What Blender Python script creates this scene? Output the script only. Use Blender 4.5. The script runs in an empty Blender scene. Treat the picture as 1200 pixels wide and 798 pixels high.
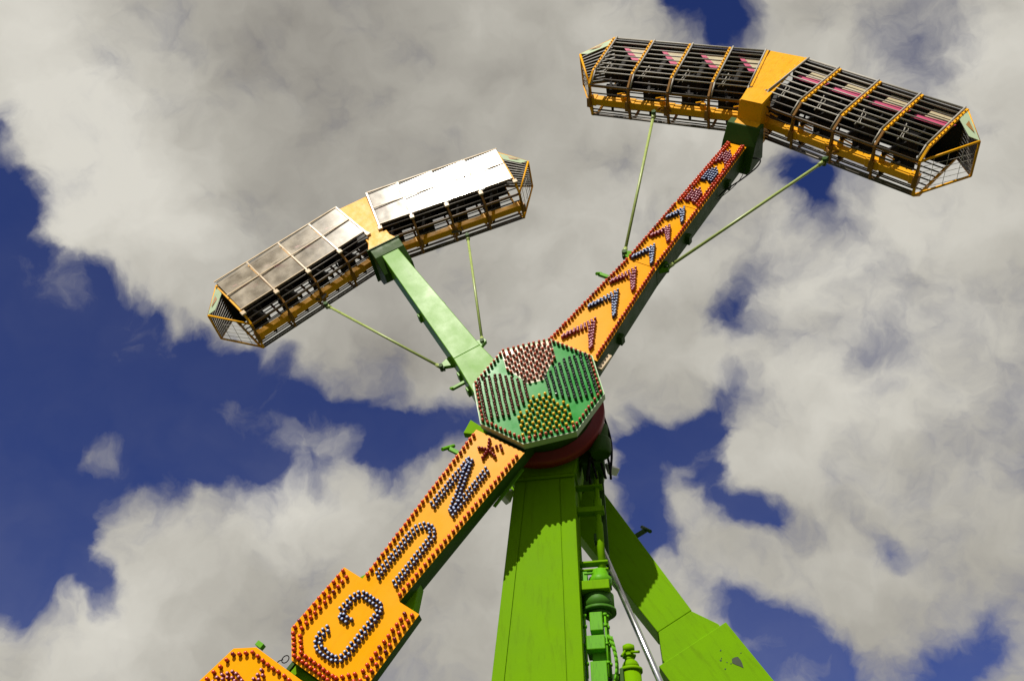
import bpy, bmesh, math, random
from mathutils import Vector, Matrix
R = math.radians
random.seed(7)
scene = bpy.context.scene
COL = scene.collection

# ------------------------------------------------------------------ camera
CAM = Vector((1.5474, -12.5171, 1.6)); YAW, PITCH, ROLL = -0.1601, 0.7467, 0.0035
fw = Vector((math.sin(YAW)*math.cos(PITCH), math.cos(YAW)*math.cos(PITCH), math.sin(PITCH)))
rt = Vector((math.cos(YAW), -math.sin(YAW), 0)); up = rt.cross(fw)
r2 = rt*math.cos(ROLL)+up*math.sin(ROLL); u2 = up*math.cos(ROLL)-rt*math.sin(ROLL)
cd = bpy.data.cameras.new('camera'); cam = bpy.data.objects.new('camera', cd); COL.objects.link(cam)
m3 = Matrix((r2, u2, -fw)).transposed()
cam.matrix_world = Matrix.Translation(CAM) @ m3.to_4x4()
cd.sensor_width = 36; cd.lens = 36*1080.5/1200; cd.clip_start = .05; cd.clip_end = 4000
scene.camera = cam

# ------------------------------------------------------------------ light
SUN = Vector((-0.180, -0.70, 0.69)).normalized()          # direction towards the sun
sl = bpy.data.lights.new('sun', 'SUN'); sl.energy = 5.0; sl.angle = R(.53); sl.color = (1, .95, .84)
so = bpy.data.objects.new('sun', sl); COL.objects.link(so); so.rotation_euler = SUN.to_track_quat('Z', 'Y').to_euler()
so.location = (-5, -20, 30)
scene.view_settings.view_transform = 'Standard'; scene.view_settings.look = 'None'
scene.view_settings.gamma = 1; scene.view_settings.exposure = 0.0
scene.view_settings.use_curve_mapping = False

SKY =  [(-43.1, 32.3, 7.95, -1.153), (-27.1, 36.0, 4.24, -0.693), (7.6, 21.6, 4.24, -0.903), (3.4, 33.7, 4.24, -0.123), (-51.6, 41.3, 4.24, -0.849), (-15.8, 37.2, 2.39, -1.447), (17.8, 61.3, 2.39, -1.002), (-35.1, 37.6, 4.24, -0.736), (-40.0, 25.6, 2.39, -0.551), (18.9, 49.1, 1.38, -0.571), (17.3, 20.9, 1.38, -0.811), (-42.7, 40.6, 2.39, -0.793), (-20.2, 35.6, 1.38, -0.511), (-44.7, 44.1, 2.39, 0.132), (9.6, 43.5, 1.38, -0.491), (-33.1, 28.9, 2.39, 0.29), (-38.0, 32.6, 1.38, 0.888), (-54.6, 46.3, 1.38, -1.17), (3.8, 31.8, 1.38, 0.373), (6.6, 25.6, 1.38, -0.642), (-35.1, 25.1, 1.38, -1.124), (10.6, 61.8, 1.38, -0.956), (20.1, 22.5, 1.38, -0.449), (8.3, 38.7, 1.38, -0.907), (3.5, 22.5, 1.38, 0.576), (6.5, 31.5, 1.38, -0.735), (16.1, 27.6, 1.38, -0.742), (-0.1, 35.9, 1.38, -1.07), (0.7, 30.9, 1.38, -1.134), (4.7, 36.7, 1.38, -0.404), (-31.3, 32.8, 1.38, -0.603), (-33.5, 43.2, 2.39, 0.171), (-16.0, 39.8, 1.38, 0.45), (-44.9, 24.3, 2.39, -0.809), (14.5, 60.0, 1.38, -0.599), (-36.5, 22.7, 1.38, 0.1), (-30.4, 39.2, 1.38, -0.667), (-56.5, 43.1, 2.39, -0.903), (-49.7, 46.0, 1.38, 0.427), (-18.5, 34.5, 1.38, -0.701), (-22.2, 37.9, 1.38, -0.962), (-27.2, 33.5, 1.38, -0.72), (-12.7, 38.6, 1.38, -0.724), (1.1, 33.3, 1.38, -0.612), (-40.0, 43.2, 1.38, 0.451), (11.5, 25.0, 1.38, 0.372), (-26.8, 30.0, 2.39, 0.187), (18.4, 48.0, 1.38, -0.725), (-37.0, 27.0, 1.38, -0.367), (-51.0, 35.4, 4.24, -0.708), (10.7, 21.8, 1.38, -0.669), (2.9, 35.6, 1.38, -0.884), (15.6, 19.1, 1.38, -0.973), (-22.5, 39.2, 1.38, 0.668), (5.7, 34.1, 1.38, -0.45), (6.2, 36.5, 1.38, -0.995), (-14.0, 34.8, 1.38, 0.456), (-51.3, 44.0, 1.38, -0.633), (9.3, 31.2, 1.38, -0.145), (-38.3, 39.9, 1.38, -0.543), (13.3, 22.5, 1.38, 0.254), (17.3, 49.6, 1.38, -0.749), (-33.7, 39.8, 1.38, -0.608), (-34.7, 27.4, 1.38, 0.496), (13.9, 32.8, 1.38, -0.32), (7.4, 35.1, 1.38, 0.414), (8.4, 27.7, 1.38, 0.231), (-34.3, 33.4, 1.38, -0.35), (-26.2, 41.2, 1.38, 0.423), (-18.9, 37.0, 1.38, -0.657), (22.1, 48.3, 1.38, -0.415), (-30.6, 30.6, 1.38, 0.352), (-17.5, 38.4, 1.38, 0.575), (-39.9, 30.9, 1.38, 0.293), (-27.4, 39.7, 1.38, -0.397), (-39.2, 21.1, 1.38, 0.27), (-39.4, 24.2, 1.38, -0.483), (-37.8, 29.1, 1.38, -0.467), (-35.8, 23.9, 1.38, 0.617), (16.0, 58.5, 1.38, -0.332), (9.3, 42.3, 1.38, -0.731), (11.6, 44.5, 1.38, -0.533), (-35.5, 29.6, 1.38, 0.309), (8.9, 24.2, 1.38, -0.524), (-23.9, 31.5, 1.38, 0.255), (-0.4, 33.4, 1.38, -0.758), (-36.1, 41.7, 1.38, 0.336), (-32.7, 41.2, 1.38, 0.362), (7.7, 61.1, 1.38, 0.308), (18.7, 21.7, 1.38, -0.478), (-46.5, 27.4, 2.39, -0.524), (-46.4, 41.0, 1.38, -0.316), (-30.3, 34.2, 1.38, -0.391), (1.6, 37.0, 1.38, -0.419), (-25.2, 37.6, 1.38, -0.531), (-23.0, 34.1, 1.38, -0.433), (-21.3, 33.1, 1.38, 0.319), (-46.4, 43.5, 1.38, 0.543), (2.6, 24.8, 1.38, 0.23), (5.4, 25.7, 1.38, -0.472), (17.7, 28.5, 1.38, 0.247), (-48.8, 42.5, 1.38, -0.378), (20.3, 20.4, 1.38, 0.199), (-37.7, 25.7, 1.38, -0.405), (-42.4, 23.5, 1.38, -0.587), (11.3, 19.6, 1.38, -0.488), (-12.7, 39.9, 1.38, 0.34), (9.3, 42.3, 4.24, 0.133), (5.9, 22.3, 1.38, -0.388), (10.9, 32.1, 1.38, 0.125), (-56.2, 48.1, 1.38, 0.242), (-57.7, 44.6, 1.38, -0.502), (5.4, 32.9, 1.38, -0.625), (21.1, 49.8, 1.38, 0.284), (23.3, 59.2, 1.38, 0.18), (-29.7, 41.9, 1.38, 0.199), (-38.4, 33.7, 1.38, -0.355), (-41.1, 28.2, 1.38, -0.224), (-42.9, 37.2, 1.38, -0.184), (7.9, 31.3, 1.38, -0.909), (8.2, 32.5, 1.38, 0.451), (15.1, 48.8, 1.38, 0.223), (-33.3, 23.2, 1.38, 0.146), (-1.9, 33.5, 1.38, 0.393), (-25.0, 36.3, 1.38, 0.332), (19.6, 63.7, 1.38, 0.367), (-43.3, 43.4, 1.38, 0.317), (3.4, 38.1, 1.38, 0.301), (6.0, 29.2, 1.38, 0.207), (-1.5, 37.2, 1.38, 0.201)]
SHADE =  [(-46.4, 46.7, 4.77, 0.45), (-53.5, 51.2, 6.36, 0.4), (-28.2, 57.3, 9.01, -0.28), (-7.3, 60.2, 7.42, 0.0), (-23.9, 50.2, 6.36, -0.08), (-24.9, 31.7, 3.71, 0.45), (-33.3, 23.2, 4.24, 0.3), (-24.4, 26.8, 4.24, -0.1), (20.9, 41.3, 9.01, 0.25), (35.7, 51.2, 7.42, 0.25), (4.4, 52.5, 4.77, 0.15), (-6.0, 48.0, 4.24, 0.1), (-18.3, 41.3, 3.18, -0.2), (13.2, 34.3, 4.24, 0.1), (-11.4, 28.2, 4.24, -0.05), (-38.0, 46.3, 3.18, 0.25)]
def dirv(az, el): return (math.sin(R(az))*math.cos(R(el)), math.cos(R(az))*math.cos(R(el)), math.sin(R(el)))
def build_world():
    w = bpy.data.worlds.new('World'); scene.world = w; w.use_nodes = True
    nt = w.node_tree; nt.nodes.clear(); N = nt.nodes; L = nt.links
    def node(t, **k):
        n = N.new(t)
        for a, b in k.items(): setattr(n, a, b)
        return n
    def M(op, a, b=None, c=None, clamp=False):
        n = node('ShaderNodeMath', operation=op, use_clamp=clamp)
        for i, v in enumerate((a, b, c)):
            if v is None: continue
            if isinstance(v, (int, float)): n.inputs[i].default_value = v
            else: L.new(v, n.inputs[i])
        return n.outputs[0]
    def V(op, a, b, out=0):
        n = node('ShaderNodeVectorMath', operation=op)
        for i, v in enumerate((a, b)):
            if v is None: continue
            if isinstance(v, tuple): n.inputs[i].default_value = v
            else: L.new(v, n.inputs[i])
        return n.outputs[out]
    def noise(vec, s, d, r=.5):
        n = node('ShaderNodeTexNoise'); n.inputs['Scale'].default_value = s; n.inputs['Detail'].default_value = d
        n.inputs['Roughness'].default_value = r; L.new(vec, n.inputs['Vector']); return n
    tc = node('ShaderNodeTexCoord'); D = V('NORMALIZE', tc.outputs['Generated'], None)
    def warp(vec, s, d, amt):
        n = noise(vec, s, d); q = V('SUBTRACT', n.outputs['Color'], (.5, .5, .5))
        sc = node('ShaderNodeVectorMath', operation='SCALE'); L.new(q, sc.inputs[0]); sc.inputs['Scale'].default_value = amt
        return V('NORMALIZE', V('ADD', vec, sc.outputs[0]), None)
    DW = warp(warp(D, 11, 5, .060), 34, 6, .036)
    def blobs(vec, lst, start):
        acc = start
        for az, el, r, wt in lst:
            k = 2/(R(r)**2)
            dt = V('DOT_PRODUCT', vec, dirv(az, el), out='Value')
            e = M('EXPONENT', M('MULTIPLY_ADD', dt, k, -k))
            acc = M('MULTIPLY_ADD', e, wt, acc)
        return acc
    n1 = noise(DW, 6.5, 7, .50).outputs['Fac']
    n2 = noise(DW, 22, 7, .6).outputs['Fac']
    # cloud cover thins out behind the photographer
    yv = node('ShaderNodeSeparateXYZ'); L.new(D, yv.inputs[0])
    back = node('ShaderNodeMapRange', interpolation_type='SMOOTHSTEP'); L.new(yv.outputs['Y'], back.inputs['Value'])
    back.inputs['From Min'].default_value = .25; back.inputs['From Max'].default_value = -.25
    back.inputs['To Min'].default_value = 0; back.inputs['To Max'].default_value = -.35
    base = M('MAXIMUM', blobs(DW, SKY, 1.0), -.16)
    base = M('MINIMUM', base, 1.0)
    base = M('ADD', base, back.outputs[0])
    dens = M('ADD', base, M('MULTIPLY_ADD', n1, 2.5, -1.2))
    dens = M('ADD', dens, M('MULTIPLY_ADD', n2, 1.1, -.55))
    al = node('ShaderNodeMapRange', interpolation_type='SMOOTHSTEP'); L.new(dens, al.inputs['Value'])
    al.inputs['From Min'].default_value = -.10; al.inputs['From Max'].default_value = 1.12
    el_ = node('ShaderNodeMapRange'); L.new(yv.outputs['Z'], el_.inputs['Value'])
    el_.inputs['From Min'].default_value = .80; el_.inputs['From Max'].default_value = .38; el_.inputs['To Min'].default_value = .0; el_.inputs['To Max'].default_value = .11
    veil = M('MULTIPLY', M('ADD', el_.outputs[0], -.01), M('MULTIPLY_ADD', n1, 2.4, -.3, clamp=False))
    alpha = M('MAXIMUM', al.outputs[0], veil)
    # brightness of the cloud: lit where the side towards the sun is thinner
    off = V('ADD', DW, tuple(SUN*.035))
    n1b = noise(off, 6.5, 6, .5).outputs['Fac']
    sh = M('MULTIPLY_ADD', M('SUBTRACT', n1, n1b), 1.05, .53)
    lo = noise(D, 3.1, 3, .5).outputs['Fac']
    sh = M('ADD', sh, M('MULTIPLY_ADD', lo, .6, -.30))
    sh = M('ADD', sh, M('MULTIPLY_ADD', n2, .08, -.04))
    sh = blobs(DW, SHADE, sh)
    ramp = node('ShaderNodeValToRGB'); L.new(sh, ramp.inputs[0])
    e = ramp.color_ramp.elements
    e[0].position = -0.0; e[0].color = (.235, .218, .195, 1)
    e[1].position = 1.0; e[1].color = (.70, .675, .605, 1)
    x = e.new(.5); x.color = (.44, .42, .37, 1)
    sky = node('ShaderNodeTexSky', sky_type='NISHITA', sun_disc=False)
    sky.sun_elevation = math.asin(SUN.z); sky.sun_rotation = math.atan2(SUN.x, SUN.y)
    tint = node('ShaderNodeMix', data_type='RGBA', blend_type='MULTIPLY'); tint.inputs['Factor'].default_value = 1
    L.new(sky.outputs[0], tint.inputs['A']); tint.inputs['B'].default_value = (.215, .28, .66, 1)
    cs = node('ShaderNodeVectorMath', operation='SCALE'); L.new(ramp.outputs[0], cs.inputs[0]); cs.inputs['Scale'].default_value = 10.0
    mix = node('ShaderNodeMix', data_type='RGBA'); L.new(alpha, mix.inputs['Factor'])
    L.new(tint.outputs['Result'], mix.inputs['A']); L.new(cs.outputs[0], mix.inputs['B'])
    bg = node('ShaderNodeBackground'); L.new(mix.outputs['Result'], bg.inputs['Color']); bg.inputs['Strength'].default_value = .1
    o = node('ShaderNodeOutputWorld'); L.new(bg.outputs[0], o.inputs['Surface'])
build_world()

# ------------------------------------------------------------------ materials
def paint(name, col, rough=.4, var=.15, dirt=None, dirt_amt=.0, spec=.5, scale=3., coat=0., metal=0., bump=0., rv=1.):
    m = bpy.data.materials.new(name); m.use_nodes = True; nt = m.node_tree; N = nt.nodes; L = nt.links
    p = N['Principled BSDF']; tc = N.new('ShaderNodeTexCoord')
    n = N.new('ShaderNodeTexNoise'); n.inputs['Scale'].default_value = scale; n.inputs['Detail'].default_value = 8; n.inputs['Roughness'].default_value = .62
    L.new(tc.outputs['Object'], n.inputs['Vector'])
    mx = N.new('ShaderNodeMix'); mx.data_type = 'RGBA'; L.new(n.outputs['Fac'], mx.inputs['Factor'])
    mx.inputs['A'].default_value = (*[c*(1-var) for c in col], 1); mx.inputs['B'].default_value = (*[min(1, c*(1+var)) for c in col], 1)
    out = mx.outputs['Result']
    if dirt_amt:
        n2 = N.new('ShaderNodeTexNoise'); n2.inputs['Scale'].default_value = scale*2.3; n2.inputs['Detail'].default_value = 10; n2.inputs['Roughness'].default_value = .7
        mp = N.new('ShaderNodeMapping'); L.new(tc.outputs['Object'], mp.inputs['Vector']); mp.inputs['Scale'].default_value = (3, 3, .5)
        L.new(mp.outputs[0], n2.inputs['Vector'])
        rr = N.new('ShaderNodeMapRange'); L.new(n2.outputs['Fac'], rr.inputs['Value'])
        rr.inputs['From Min'].default_value = .52; rr.inputs['From Max'].default_value = .75; rr.inputs['To Max'].default_value = dirt_amt
        m2 = N.new('ShaderNodeMix'); m2.data_type = 'RGBA'; L.new(rr.outputs[0], m2.inputs['Factor']); L.new(out, m2.inputs['A'])
        m2.inputs['B'].default_value = (*(dirt or (.05, .04, .03)), 1); out = m2.outputs['Result']
    L.new(out, p.inputs['Base Color'])
    r = N.new('ShaderNodeMapRange'); L.new(n.outputs['Fac'], r.inputs['Value'])
    r.inputs['From Min'].default_value = .3; r.inputs['From Max'].default_value = .7
    r.inputs['To Min'].default_value = max(.03, rough-.08*rv); r.inputs['To Max'].default_value = rough+.1*rv
    L.new(r.outputs[0], p.inputs['Roughness'])
    p.inputs['Specular IOR Level'].default_value = spec; p.inputs['Metallic'].default_value = metal
    if coat: p.inputs['Coat Weight'].default_value = coat; p.inputs['Coat Roughness'].default_value = .15
    if bump:
        b = N.new('ShaderNodeBump'); b.inputs['Strength'].default_value = bump; b.inputs['Distance'].default_value = .01
        L.new(n.outputs['Fac'], b.inputs['Height']); L.new(b.outputs[0], p.inputs['Normal'])
    return m
LIME = paint('lime_paint', (.148, .325, .0015), .55, .15, (.09, .15, .004), .45, .03, 1.6, bump=.12)
LIME2 = paint('arm_paint', (.115, .30, .012), .30, .10, (.07, .18, .015), .4, .06, 1.1, bump=.05, rv=.55)
MGREEN = paint('machine_paint', (.11, .36, .006), .48, .15, (.03, .08, .008), .6, .15, 5)
DGREEN = paint('dark_green_paint', (.035, .085, .010), .5, .2, (.02, .02, .01), .5, .15, 4)
ORANGE = paint('orange_panel', (.86, .345, .001), .28, .04, (.55, .20, .003), .3, .06, 1.6, bump=.05)
OCT = paint('octagon_panel', (.012, .25, .028), .24, .12, (.02, .12, .03), .4, .06, 3, bump=.05)
CREAM = paint('cream_panel', (.60, .46, .30), .22, .08, (.3, .2, .1), .3, .17, 3)
RIM = paint('rim_paint', (.42, .52, .34), .4, .1, spec=.2)
YEL = paint('yellow_paint', (.86, .40, .003), .4, .12, (.22, .09, .008), .5, .15, 4, bump=.1)
YELD = paint('shade_browned_yellow', (.30, .13, .012), .5, .2, (.06, .03, .01), .6, .4, 6)  # yellow browned to hold the shade of inner ribs; also colours small fittings
GALV = paint('galvanised_steel', (.40, .375, .33), .5, .15, (.14, .10, .07), .4, .3, 9)
STEELD = paint('dull_steel', (.12, .105, .09), .5, .25, (.05, .03, .02), .5, .5, 8, metal=.4)
CHROME = paint('polished_steel', (.62, .62, .62), .24, .05, metal=1.)
BLACK = paint('black_vinyl', (.014, .012, .011), .6, .2, (.016, .013, .011), .3, .12, 7)
ROOFM = paint('dark_liner', (.016, .014, .013), .6, .2, (.03, .025, .02), .4, .3, 4)
DGREEN2 = paint('machine_shade_green', (.05, .16, .012), .5, .2, (.02, .03, .01), .4, .2, 5)  # machine green darkened: the gearbox's shade under its bracket is in the colour
RED = paint('red_paint', (.22, .012, .012), .5, .15, (.05, .01, .01), .5, .4, 4)
RUBBER = paint('black_rubber', (.010, .010, .010), .6, .1, spec=.15)
WHITE = paint('white_housing', (.75, .73, .68), .4, .06)
MAG = paint('magenta_graphic', (.52, .055, .15), .45, .1, None, 0, .4, 5)
PALE = paint('cream_graphic', (.50, .42, .26), .45, .12, (.2, .15, .08), .5, .4, 5)
GLASSY = paint('lamp_lens', (.8, .8, .8), .1)
ROD = paint('rod_paint', (.34, .42, .12), .38, .2, (.12, .10, .03), .6, .5, 6)
CHIP = paint('bare_patch', (.03, .045, .02), .7, .3)
GRND = paint('worn_grass', (.05, .06, .03), .9, .4, (.09, .08, .06), .6, .2, .4)
def lampmat(n, c, r=.2): return paint(n, c, r, .12, None, 0, .6, 20)
L_RED = (lampmat('red_lamp_body', (.22, .016, .008), .3), lampmat('red_lamp_cap', (.68, .06, .012)))
L_NAVY = (lampmat('navy_lamp_body', (.012, .022, .13), .3), lampmat('navy_cap_glint', (.40, .47, .68)))  # pale cap colour paints in the white glint on the blue lamps
L_MAR = (lampmat('maroon_lamp_body', (.26, .010, .035), .3), lampmat('pink_lamp_cap', (.60, .26, .32)))
L_CRIM = (lampmat('crimson_lamp_body', (.17, .008, .012), .3), lampmat('crimson_lamp_cap', (.22, .010, .018)))
L_ROSE = (lampmat('brown_lamp_body', (.075, .016, .010), .3), lampmat('rose_lamp_cap', (.58, .11, .06)))
L_BOT = (lampmat('bottle_lamp_body', (.02, .018, .012), .3), lampmat('bottle_lamp_cap', (.045, .055, .05), .12))
L_DRED = (lampmat('dark_lamp_body', (.035, .012, .008), .3), lampmat('dark_red_cap', (.13, .03, .022), .15))
L_AMB = (lampmat('olive_lamp_body', (.05, .06, .008), .3), lampmat('amber_lamp_cap', (.85, .52, .015)))
def plexi():
    m = bpy.data.materials.new('scuffed_acrylic'); m.use_nodes = True; nt = m.node_tree; N = nt.nodes; L = nt.links
    p = N['Principled BSDF']; tc = N.new('ShaderNodeTexCoord')
    n = N.new('ShaderNodeTexNoise'); n.inputs['Scale'].default_value = 2.6; n.inputs['Detail'].default_value = 5; L.new(tc.outputs['Object'], n.inputs['Vector'])
    rp = N.new('ShaderNodeValToRGB'); L.new(n.outputs['Fac'], rp.inputs[0]); e = rp.color_ramp.elements
    e[0].position = .3; e[0].color = (.29, .235, .165, 1); e[1].position = .7; e[1].color = (.58, .50, .39, 1)
    L.new(rp.outputs[0], p.inputs['Base Color'])
    mr = N.new('ShaderNodeMapRange'); L.new(n.outputs['Fac'], mr.inputs['Value']); mr.inputs['From Min'].default_value = .3; mr.inputs['From Max'].default_value = .7
    mr.inputs['To Min'].default_value = .42; mr.inputs['To Max'].default_value = .78; L.new(mr.outputs[0], p.inputs['Alpha'])
    p.inputs['Roughness'].default_value = .14; p.inputs['Specular IOR Level'].default_value = .8
    b = N.new('ShaderNodeBump'); b.inputs['Strength'].default_value = .25; b.inputs['Distance'].default_value = .02
    n3 = N.new('ShaderNodeTexNoise'); n3.inputs['Scale'].default_value = 1.4; n3.inputs['Detail'].default_value = 2; L.new(tc.outputs['Object'], n3.inputs['Vector'])
    L.new(n3.outputs['Fac'], b.inputs['Height']); L.new(b.outputs[0], p.inputs['Normal'])
    return m
PLEXI = plexi()

# ------------------------------------------------------------------ mesh helpers
class MB:
    def __init__(s): s.v = []; s.f = []; s.mi = []; s.sm = []
    def add(s, vs, fs, mi=0, sm=False):
        b = len(s.v); s.v += [tuple(p) for p in vs]
        for f in fs: s.f.append([i+b for i in f]); s.mi.append(mi); s.sm.append(sm)
        return s
    def box(s, x0, x1, y0, y1, z0, z1, mi=0):
        v = [(x, y, z) for z in (z0, z1) for y in (y0, y1) for x in (x0, x1)]
        return s.add(v, [(0, 2, 3, 1), (4, 5, 7, 6), (0, 1, 5, 4), (2, 6, 7, 3), (0, 4, 6, 2), (1, 3, 7, 5)], mi)
    def hexa(s, a, b, mi=0):      # two quads, corner to corner
        return s.add(list(a)+list(b), [(3, 2, 1, 0), (4, 5, 6, 7), (0, 1, 5, 4), (1, 2, 6, 5), (2, 3, 7, 6), (3, 0, 4, 7)], mi)
    def prism(s, poly, y0, y1, mi=0):   # polygon in (x,z), extruded along y
        n = len(poly); v = [(x, y0, z) for x, z in poly]+[(x, y1, z) for x, z in poly]
        return s.add(v, [tuple(range(n-1, -1, -1)), tuple(range(n, 2*n))]+[(i, (i+1) % n, n+(i+1) % n, n+i) for i in range(n)], mi)
    def tube(s, p0, p1, r, n=8, mi=0, r1=None):
        p0 = Vector(p0); p1 = Vector(p1); d = (p1-p0).normalized(); a = d.orthogonal().normalized(); b = d.cross(a); r1 = r if r1 is None else r1
        v = [p0+(a*math.cos(2*math.pi*i/n)+b*math.sin(2*math.pi*i/n))*r for i in range(n)]+[p1+(a*math.cos(2*math.pi*i/n)+b*math.sin(2*math.pi*i/n))*r1 for i in range(n)]
        s.add(v, [(i, (i+1) % n, n+(i+1) % n, n+i) for i in range(n)], mi, True)
        b0 = len(s.v)-2*n
        s.f += [list(range(b0+n-1, b0-1, -1)), list(range(b0+n, b0+2*n))]; s.mi += [mi, mi]; s.sm += [False, False]
        return s
    def path(s, pts, r, n=8, mi=0):
        for a, b in zip(pts, pts[1:]): s.tube(a, b, r, n, mi)
        return s
    def beam(s, p0, p1, wa, wb, ref, mi=0):   # rectangular bar between two points, wa along ref
        p0 = Vector(p0); p1 = Vector(p1); d = (p1-p0).normalized(); a = (Vector(ref)-d*Vector(ref).dot(d)).normalized(); b = d.cross(a)
        q = [(-1, -1), (1, -1), (1, 1), (-1, 1)]
        return s.hexa([p0+a*wa*i+b*wb*j for i, j in q], [p1+a*wa*i+b*wb*j for i, j in q], mi)
    def lathe(s, prof, o, ax, n=8, mis=None):
        ax = Vector(ax).normalized(); a = ax.orthogonal().normalized(); b = ax.cross(a); o = Vector(o); v = []
        for r, h in prof:
            for i in range(n): v.append(o+ax*h+(a*math.cos(2*math.pi*i/n)+b*math.sin(2*math.pi*i/n))*r)
        b0 = len(s.v); s.v += [tuple(p) for p in v]
        for k in range(len(prof)-1):
            for i in range(n):
                s.f.append([b0+k*n+i, b0+k*n+(i+1) % n, b0+(k+1)*n+(i+1) % n, b0+(k+1)*n+i]); s.mi.append(mis[k] if mis else 0); s.sm.append(True)
        k = len(prof)-1
        s.f.append([b0+k*n+i for i in range(n)]); s.mi.append(mis[-1] if mis else 0); s.sm.append(True)
        s.f.append([b0+i for i in range(n-1, -1, -1)]); s.mi.append(mis[0] if mis else 0); s.sm.append(False)
        return s
    def mesh(s, name, mats):
        me = bpy.data.meshes.new(name); me.from_pydata(s.v, [], s.f)
        for m in (mats if isinstance(mats, (list, tuple)) else [mats]): me.materials.append(m)
        me.polygons.foreach_set('material_index', s.mi); me.polygons.foreach_set('use_smooth', s.sm); me.update()
        bm = bmesh.new(); bm.from_mesh(me); bmesh.ops.recalc_face_normals(bm, faces=bm.faces); bm.to_mesh(me); bm.free()
        return me
    def build(s, name, mats, parent=None, bevel=0, kind=None, label=None, loc=None):
        o = bpy.data.objects.new(name, s.mesh(name, mats)); COL.objects.link(o)
        if parent: o.parent = parent
        if loc: o.location = loc
        if bevel:
            b = o.modifiers.new('bevel', 'BEVEL'); b.width = bevel; b.segments = 2; b.limit_method = 'ANGLE'; b.angle_limit = R(40)
        if kind: o['kind'] = kind
        if label: o['label'] = label
        return o
def thing(name, label, cat, loc=(0, 0, 0), rot=(0, 0, 0), group=None):
    o = bpy.data.objects.new(name, None); COL.objects.link(o); o.location = loc; o.rotation_euler = rot
    o.empty_display_size = .3
    o['label'] = label; o['category'] = cat
    if group: o['group'] = group
    return o

H = 12.0; A1 = 0.6084; A2 = -0.521; Y2 = 2.1839

# ------------------------------------------------------------------ ground
g = MB(); g.add([(-900, -900, 0), (900, -900, 0), (900, 900, 0), (-900, 900, 0)], [(0, 1, 2, 3)])
g.build('ground', GRND, kind='structure')

# ------------------------------------------------------------------ support tower
tw = thing('support_tower', 'lime green steel tower column with machinery bolted to its right side', 'tower')
F = .90; B_ = 1.72
def xl(z): return -.92-.1*(7.25-z)
def xr(z): return .487
zt = 11.25
m = MB(); m.hexa([(xl(0), F, 0), (xr(0), F, 0), (xr(0), B_, 0), (xl(0), B_, 0)], [(xl(zt), F, zt), (xr(zt), F, zt), (xr(zt), B_, zt), (xl(zt), B_, zt)])
m.build('column', LIME, tw, .02)
def strip(x0f, x1f, z0, z1, y0, y1, mb):
    mb.hexa([(x0f(z0), y0, z0), (x1f(z0), y0, z0), (x1f(z0), y1, z0), (x0f(z0), y1, z0)], [(x0f(z1), y0, z1), (x1f(z1), y0, z1), (x1f(z1), y1, z1), (x0f(z1), y1, z1)])
def xs1(z): return -.71+.1*(z-7.25)
for a, b in ((lambda z: xl(z)+.012, lambda z: xs1(z)-.009), (lambda z: xs1(z)+.009, lambda z: .222), (lambda z: .240, lambda z: .478)):
    m = MB(); strip(a, b, .3, 10.75, F-.018, F-.0, m); m.build('cover_plate', LIME, tw, .005)
m = MB(); m.box(-.60, .50, F-.04, F-.02, 10.78, 10.84); m.build('top_flange', LIME, tw, .006)
m = MB(); m.prism([(-.62, 10.85), (.52, 10.85), (.62, 11.5), (.5, 12.6), (-.5, 12.6), (-.62, 11.5)], F-.03, B_+.1); m.build('bearing_housing', LIME, tw, .03)
m = MB(); m.lathe([(.0, 0), (1.12, 0), (1.12, .22), (.7, .24), (.7, .42)], (0, .49, H), (0, 1, 0), 48); m.build('slewing_ring', RED, tw)
m = MB(); m.lathe([(.55, 0), (.55, .75), (.9, .75), (.9, .98)], (0, B_+.1-.4, H), (0, 1, 0), 40); m.build('rear_bearing', DGREEN, tw)
# hose and manifold cluster right of the bearing
m = MB(); m.lathe([(.24, 0), (.24, .5), (.16, .56), (.16, .8)], (.92, 1.0, 11.35), (0, 0, 1), 20); m.lathe([(.17, 0), (.2, .1), (.2, .32)], (.98, .85, 11.15), (0, 0, 1), 18)
m.box(.62, 1.02, 1.0, 1.5, 11.1, 12.1); m.build('rotary_manifold', DGREEN, tw, .02)
for k in range(7):
    m = MB(); x0 = .72+.06*k; y0 = .92+.07*(k % 3)
    pts = [Vector((x0+.10*math.sin(t*3.1+k), y0+.05*math.cos(t*4+k), 12.25-1.5*t)) for t in [i/9 for i in range(10)]]
    m.path(pts, .022, 7); m.build('hydraulic_hose', RUBBER, tw)
# side ladder frame
m = MB(); m.tube((.845, 1.25, 9.05), (.845, 1.25, 11.3), .045, 12); m.lathe([(.05, 0), (.075, 0), (.075, .3), (.05, .3)], (.845, 1.25, 10.2), (0, 0, 1), 14)
m.lathe([(.05, 0), (.065, 0), (.065, .9), (.05, .95)], (.845, 1.25, 9.1), (0, 0, 1), 14); m.build('standpipe', LIME, tw)
for z, hh in ((11.35, .07), (10.27, .05), (9.26, .018), (9.12, .014), (10.75, .016)):
    m = MB(); m.box(.489, .95, 1.15, 1.32, z-hh, z+hh); m.build('cross_bar', LIME, tw, .008)
m = MB(); m.beam((.92, 1.45, 8.9), (.92, 1.45, 11.4), .05, .06, (1, 0, 0)); m.build('rear_post', DGREEN, tw, .01)
m = MB(); m.box(.489, .95, 1.02, 1.5, 8.70, 8.86); m.build('motor_bracket', LIME, tw, .012)
m = MB(); m.lathe([(.17, 0), (.19, .05), (.19, .12), (.14, .16), (.14, .26)], (.80, 1.25, 8.86), (0, 0, 1), 20); m.build('coupling', MGREEN, tw)
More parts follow.
